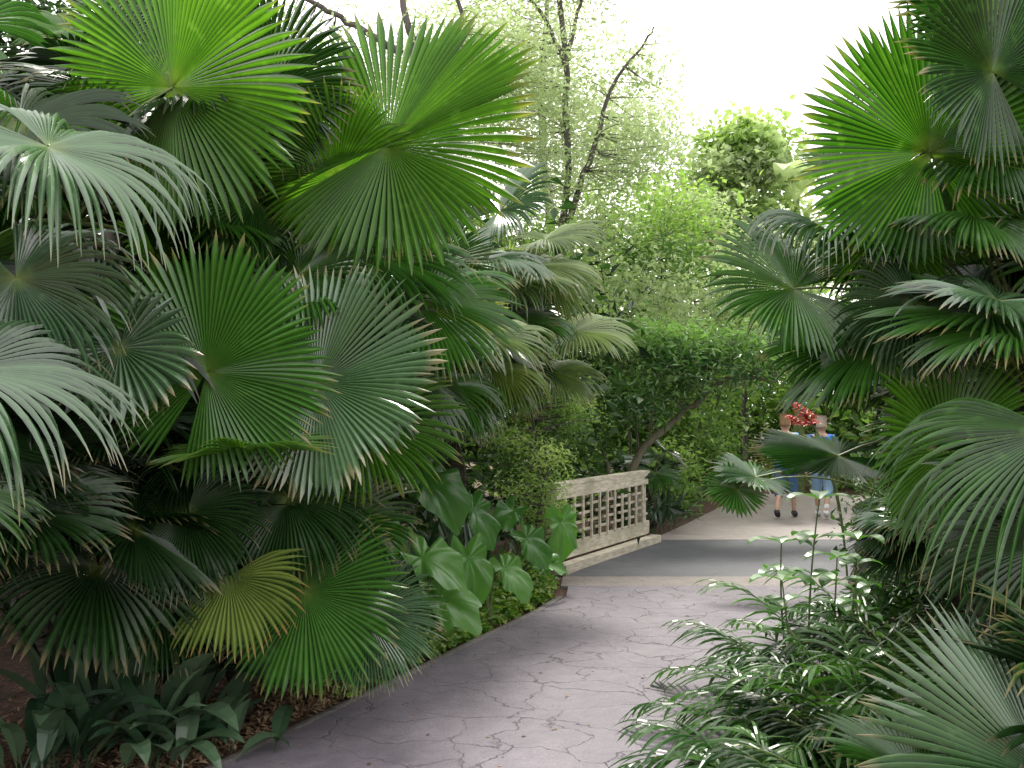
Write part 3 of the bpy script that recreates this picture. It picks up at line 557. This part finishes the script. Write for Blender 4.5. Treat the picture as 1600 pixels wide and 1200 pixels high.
for i,(x,y,n,L,m,el) in enumerate([(1.6,5.3,9,.75,M_feath,(.3,1.1)),(1.35,4.6,10,.72,M_feath,(.3,1.1)),(1.1,4.15,10,.55,M_feath,(.2,.9)),(2.05,6.1,9,.7,M_feath,(.3,1.0)),(1.75,4.9,11,.9,M_feath,(.4,1.2)),(1.6,4.3,11,.75,M_fd,(.4,1.2)),(1.3,3.8,9,.5,M_fd,(.3,1.)),(2.1,5.5,10,.9,M_fd,(.5,1.2)),(.95,3.95,8,.45,M_feath,(.2,.9)),(2.6,7.0,10,.8,M_feath,(.3,1.1))]):
    feather_palm((x,y,0),LB,n,L,301+i,m,el,(1.5,4.8),ll=.3 if m is M_feath else .26)
feather_palm((-2.1,5.5,0),'tall dark feather palm in shade',12,1.7,320,M_fd,el=(.9,1.4),ll=.3)
def stalk(base,h,label,seed,lean):
    g=RS(seed);mb=MB();b=np.array(base,float);top=b+np.array([*lean,h]);pts=curve(b,top,mid=(b+top)/2+g.normal(size=3)*.04,n=16)
    tube(mb,pts,np.linspace(.009,.004,16),5,mi=1)
    for i in range(6,16,3):
        for s in range(3):
            strap(mb,pts[i],i*1.2+s*2.1+g.uniform(-.3,.3),g.uniform(.17,.27),.11,.35,1.2,g,g.uniform(.3,1),K=7,petiole=.1,fold=.2)
    tag(mb.obj('leafy_stalk_plant',[M_lm2,M_pet],None,base),label,'plant','slender leafy stalks beside path')
for i,(x,y,h,l) in enumerate([(1.72,5.8,1.12,(.05,-.05)),(1.64,5.9,.85,(-.05,0)),(1.9,6.0,.75,(.05,0)),(1.56,5.6,.68,(-.05,0)),(2.25,6.4,.8,(0,.1))]):
    stalk((x,y,0),h,'slender green stalk with whorls of pointed leaves',400+i,l)
mb=MB();b=np.array([3.25,9.7,0]);g=RS(95)
for q,(tx,tz,nn) in enumerate([(2.70,1.72,40),(2.78,1.62,34),(2.66,1.60,30)]):
    tp=np.array([tx,9.5+.04*q,tz]);pts=curve(b,tp,mid=(3.15,9.6,1.35),n=20);tube(mb,pts,np.linspace(.010,.004,20),6,mi=1)
    for i in range(nn):
        t=i/nn;p=pts[-1]+(pts[-4]-pts[-1])*t
        strap(mb,p,i*2.4,.05+.08*t,.03,.3,.9,g,g.rand(),mi=0,K=4,petiole=0)
tag(mb.obj('red_flower_spike',[M_red,M_pet],None,tuple(b)),'feathery red flower spikes above dark palm leaves','flower')
mb=MB();g=RS(96);n=420;y=g.uniform(3.8,20,n);c=np.interp(y,[3.8,9,12.6,20],[-.1,1.6,3,6]);x=c+g.uniform(-1.3,1.3,n)
leaves(mb,np.stack([x,y,np.full(n,.045)],-1)*1.0,g,.035,.5,up=6,droop=0)
n=7000;y=g.uniform(3.6,6.6,n);x=np.interp(y,[3.6,6.6],[-1.75,-.45])-.1-g.exponential(.5,n)
leaves(mb,np.stack([x,y,g.uniform(.005,.03,n)],-1),g,.05,.4,up=3)
o=mb.obj('leaf_litter',[M_lit]);tag(o,'scattered dry leaf litter on path and mulch','leaf litter',kind='stuff')
me=o.data;co=np.zeros(len(me.vertices)*3);me.vertices.foreach_get('co',co);co=co.reshape(-1,3);co[:,2]=np.clip(co[:,2],.006,.06);q=co[:1680];q[:,2]=.036+(q[:,2]-.045)*.15;q[:,2]=np.clip(q[:,2],.037,.05);co[:1680]=q;me.vertices.foreach_set('co',co.ravel())
# ------------------------------------------------------------ people
def plain(name,c,rough=.8): return noisemat(name,tuple(v*.85 for v in c),c,30,rough,.1)
M_skin=plain('skin',(.6,.38,.28),.5);M_hair=plain('hair',(.32,.2,.1));M_hair2=plain('grey_hair',(.5,.42,.34))
def skin(name,verts,edges,rad,mat,parent,root=0,sub=2):
    me=bpy.data.meshes.new(name);me.from_pydata(verts,edges,[]);o=bpy.data.objects.new(name,me);COL.objects.link(o)
    o.modifiers.new('Skin','SKIN').use_smooth_shade=True
    for i,r in enumerate(rad):
        sv=me.skin_vertices[0].data[i];sv.radius=(r,r) if np.isscalar(r) else r;sv.use_root=(i==root)
    m=o.modifiers.new('Sub','SUBSURF');m.levels=sub;m.render_levels=sub
    me.materials.append(mat);o.parent=parent;return o
def person(loc,rot,sc,label,shirtc,shortc,shoec,hairm,ph=1,sock=None,hem=.44):
    e=empty('person',loc,label,'person','visitors walking on the path');e.rotation_euler=(0,0,rot);e.scale=(sc,)*3
    v=[];ed=[];r=[]
    def a(p,rr,par=None):
        v.append(p);r.append(rr)
        if par is not None: ed.append((par,len(v)-1))
        return len(v)-1
    pel=a((0,0,.86),(.13,.095));be=a((0,0,1.0),(.12,.085),pel);ch=a((0,0,1.18),(.14,.095),be);sh=a((0,0,1.31),(.10,.07),ch);nk=a((0,.01,1.385),.048,sh)
    h1=a((0,.02,1.45),(.07,.085),nk);h2=a((0,.015,1.535),(.078,.095),h1);a((0,.01,1.605),(.055,.065),h2)
    a((0,.125,1.495),.012,h1)
    for s in(-1,1):
        a((s*.088,.01,1.50),(.01,.02),h1)
        f=s*ph
        hp=a((s*.09,0,.80),.085,pel)
        if f>0: kn=a((s*.095,.13,.46),.055,hp);an=a((s*.095,.20,.10),.036,kn);a((s*.10,.33,.04),.034,an)
        else: kn=a((s*.095,.02,.45),.055,hp);an=a((s*.095,-.22,.14),.036,kn);a((s*.10,-.12,.035),.034,an)
        so=a((s*.16,0,1.30),.055,sh);el=a((s*.22,-.02-.05*f,1.04),.040,so);wr=a((s*.23,.06-.16*f,.82),.027,el)
        pm=a((s*.23,.07-.19*f,.76),(.018,.032),wr)
        for q in range(4): 
            m_=a((s*.228,.105-.023*q-.19*f,.715),.0085,pm);a((s*.215,.108-.023*q-.19*f,.675+.008*abs(q-1.4)),.0075,m_)
        a((s*.215,.125-.19*f,.745),.009,pm)
    skin('body',v,ed,r,M_skin,e,0)
    V=[(0,0,.90),(0,0,1.02),(0,0,1.18),(0,0,1.30),(.16,0,1.305),(-.16,0,1.305)];E=[(0,1),(1,2),(2,3),(3,4),(3,5)];R=[(.152,.118),(.145,.11),(.16,.115),(.115,.09),.075,.075]
    for s,pi in((1,4),(-1,5)):
        V.append((s*.205,-.02-.035*s*ph,1.12));E.append((pi,len(V)-1));R.append(.066)
    skin('shirt',V,E,R,shirtc,e,2)
    V=[(0,0,.95),(0,0,.86)];E=[(0,1)];R=[(.14,.108),(.15,.118)]
    for s in(-1,1):
        f=s*ph;V.append((s*.092,0,.79));E.append((1,len(V)-1));R.append(.105)
        V.append((s*.097,.12 if f>0 else .02,.46));E.append((len(V)-2,len(V)-1));R.append(.085)
        V.append((s*.097,.15 if f>0 else -.06,hem-.12));E.append((len(V)-2,len(V)-1));R.append(.075)
    skin('shorts',V,E,R,shortc,e,1)
    for s in(-1,1):
        f=s*ph
        V=[(s*.095,.155,.085),(s*.095,.20,.05),(s*.1,.36,.04)] if f>0 else [(s*.095,-.25,.13),(s*.095,-.20,.085),(s*.1,-.08,.035)]
        skin('shoe',V,[(0,1),(1,2)],[.045,.05,.04],shoec,e,1)
        if sock: 
            V=[(s*.095,.185,.2),(s*.095,.2,.1)] if f>0 else [(s*.095,-.15,.24),(s*.095,-.21,.15)]
            skin('sock',V,[(0,1)],[.048,.045],sock,e,0)
        mb=MB();tube(mb,[(s*.03,.106,1.545),(s*.03,.113,1.545)],[.012,.005],8);mb.obj('eye',[M_eye],e)
    skin('hair',[(0,-.035,1.46),(0,-.03,1.55),(0,-.005,1.63)],[(0,1),(1,2)],[(.075,.07),(.09,.09),(.062,.075)],hairm,e,1)
M_eye=plain('eye',(.03,.02,.02),.2)
person((4.22,15.4,.03),-.45,.97,'person in light blue shirt and dark denim shorts walking',plain('light_blue_cloth',(.35,.55,.80)),plain('dark_denim',(.07,.16,.36)),plain('dark_shoe',(.03,.03,.035)),M_hair,1)
person((4.78,15.4,.03),-.45,.95,'person in blue shirt, pale denim shorts and white socks',plain('blue_cloth',(.04,.22,.75)),plain('pale_denim',(.28,.46,.68)),plain('white_shoe',(.75,.75,.77)),M_hair2,-1,plain('white_sock',(.78,.78,.78)))
# ------------------------------------------------------------ light, world, camera
w=bpy.data.worlds.new('World');scene.world=w;w.use_nodes=True;nt=w.node_tree;nt.nodes.clear()
sky=nt.nodes.new('ShaderNodeTexSky');sky.sky_type='NISHITA';sky.sun_disc=False;sky.sun_elevation=math.radians(55);sky.sun_rotation=math.radians(8);sky.dust_density=6;sky.air_density=1.2
mx=mix(nt,.8,sky.outputs[0],(22.5,22,21.6))
bg=nt.nodes.new('ShaderNodeBackground');bg.inputs[1].default_value=.13;nt.links.new(mx,bg.inputs[0])
wo=nt.nodes.new('ShaderNodeOutputWorld');nt.links.new(bg.outputs[0],wo.inputs[0])
sd=bpy.data.lights.new('sun','SUN');sd.energy=5.0;sd.angle=math.radians(12);sd.color=(1,.96,.87)
so=bpy.data.objects.new('sun',sd);COL.objects.link(so)
el=math.radians(55);az=math.radians(8)
dv=Vector((math.sin(az)*math.cos(el),math.cos(az)*math.cos(el),math.sin(el)));so.rotation_euler=dv.to_track_quat('Z','Y').to_euler();so.location=(5,10,15)
cd=bpy.data.cameras.new('camera');cd.lens=35;cd.sensor_width=36;cd.clip_end=600;cd.clip_start=.05
co_=bpy.data.objects.new('camera',cd);COL.objects.link(co_);co_.location=(0,0,1.6);co_.rotation_euler=(math.radians(91.84),0,0);scene.camera=co_
scene.view_settings.view_transform='Standard';scene.view_settings.look='None';scene.view_settings.exposure=0
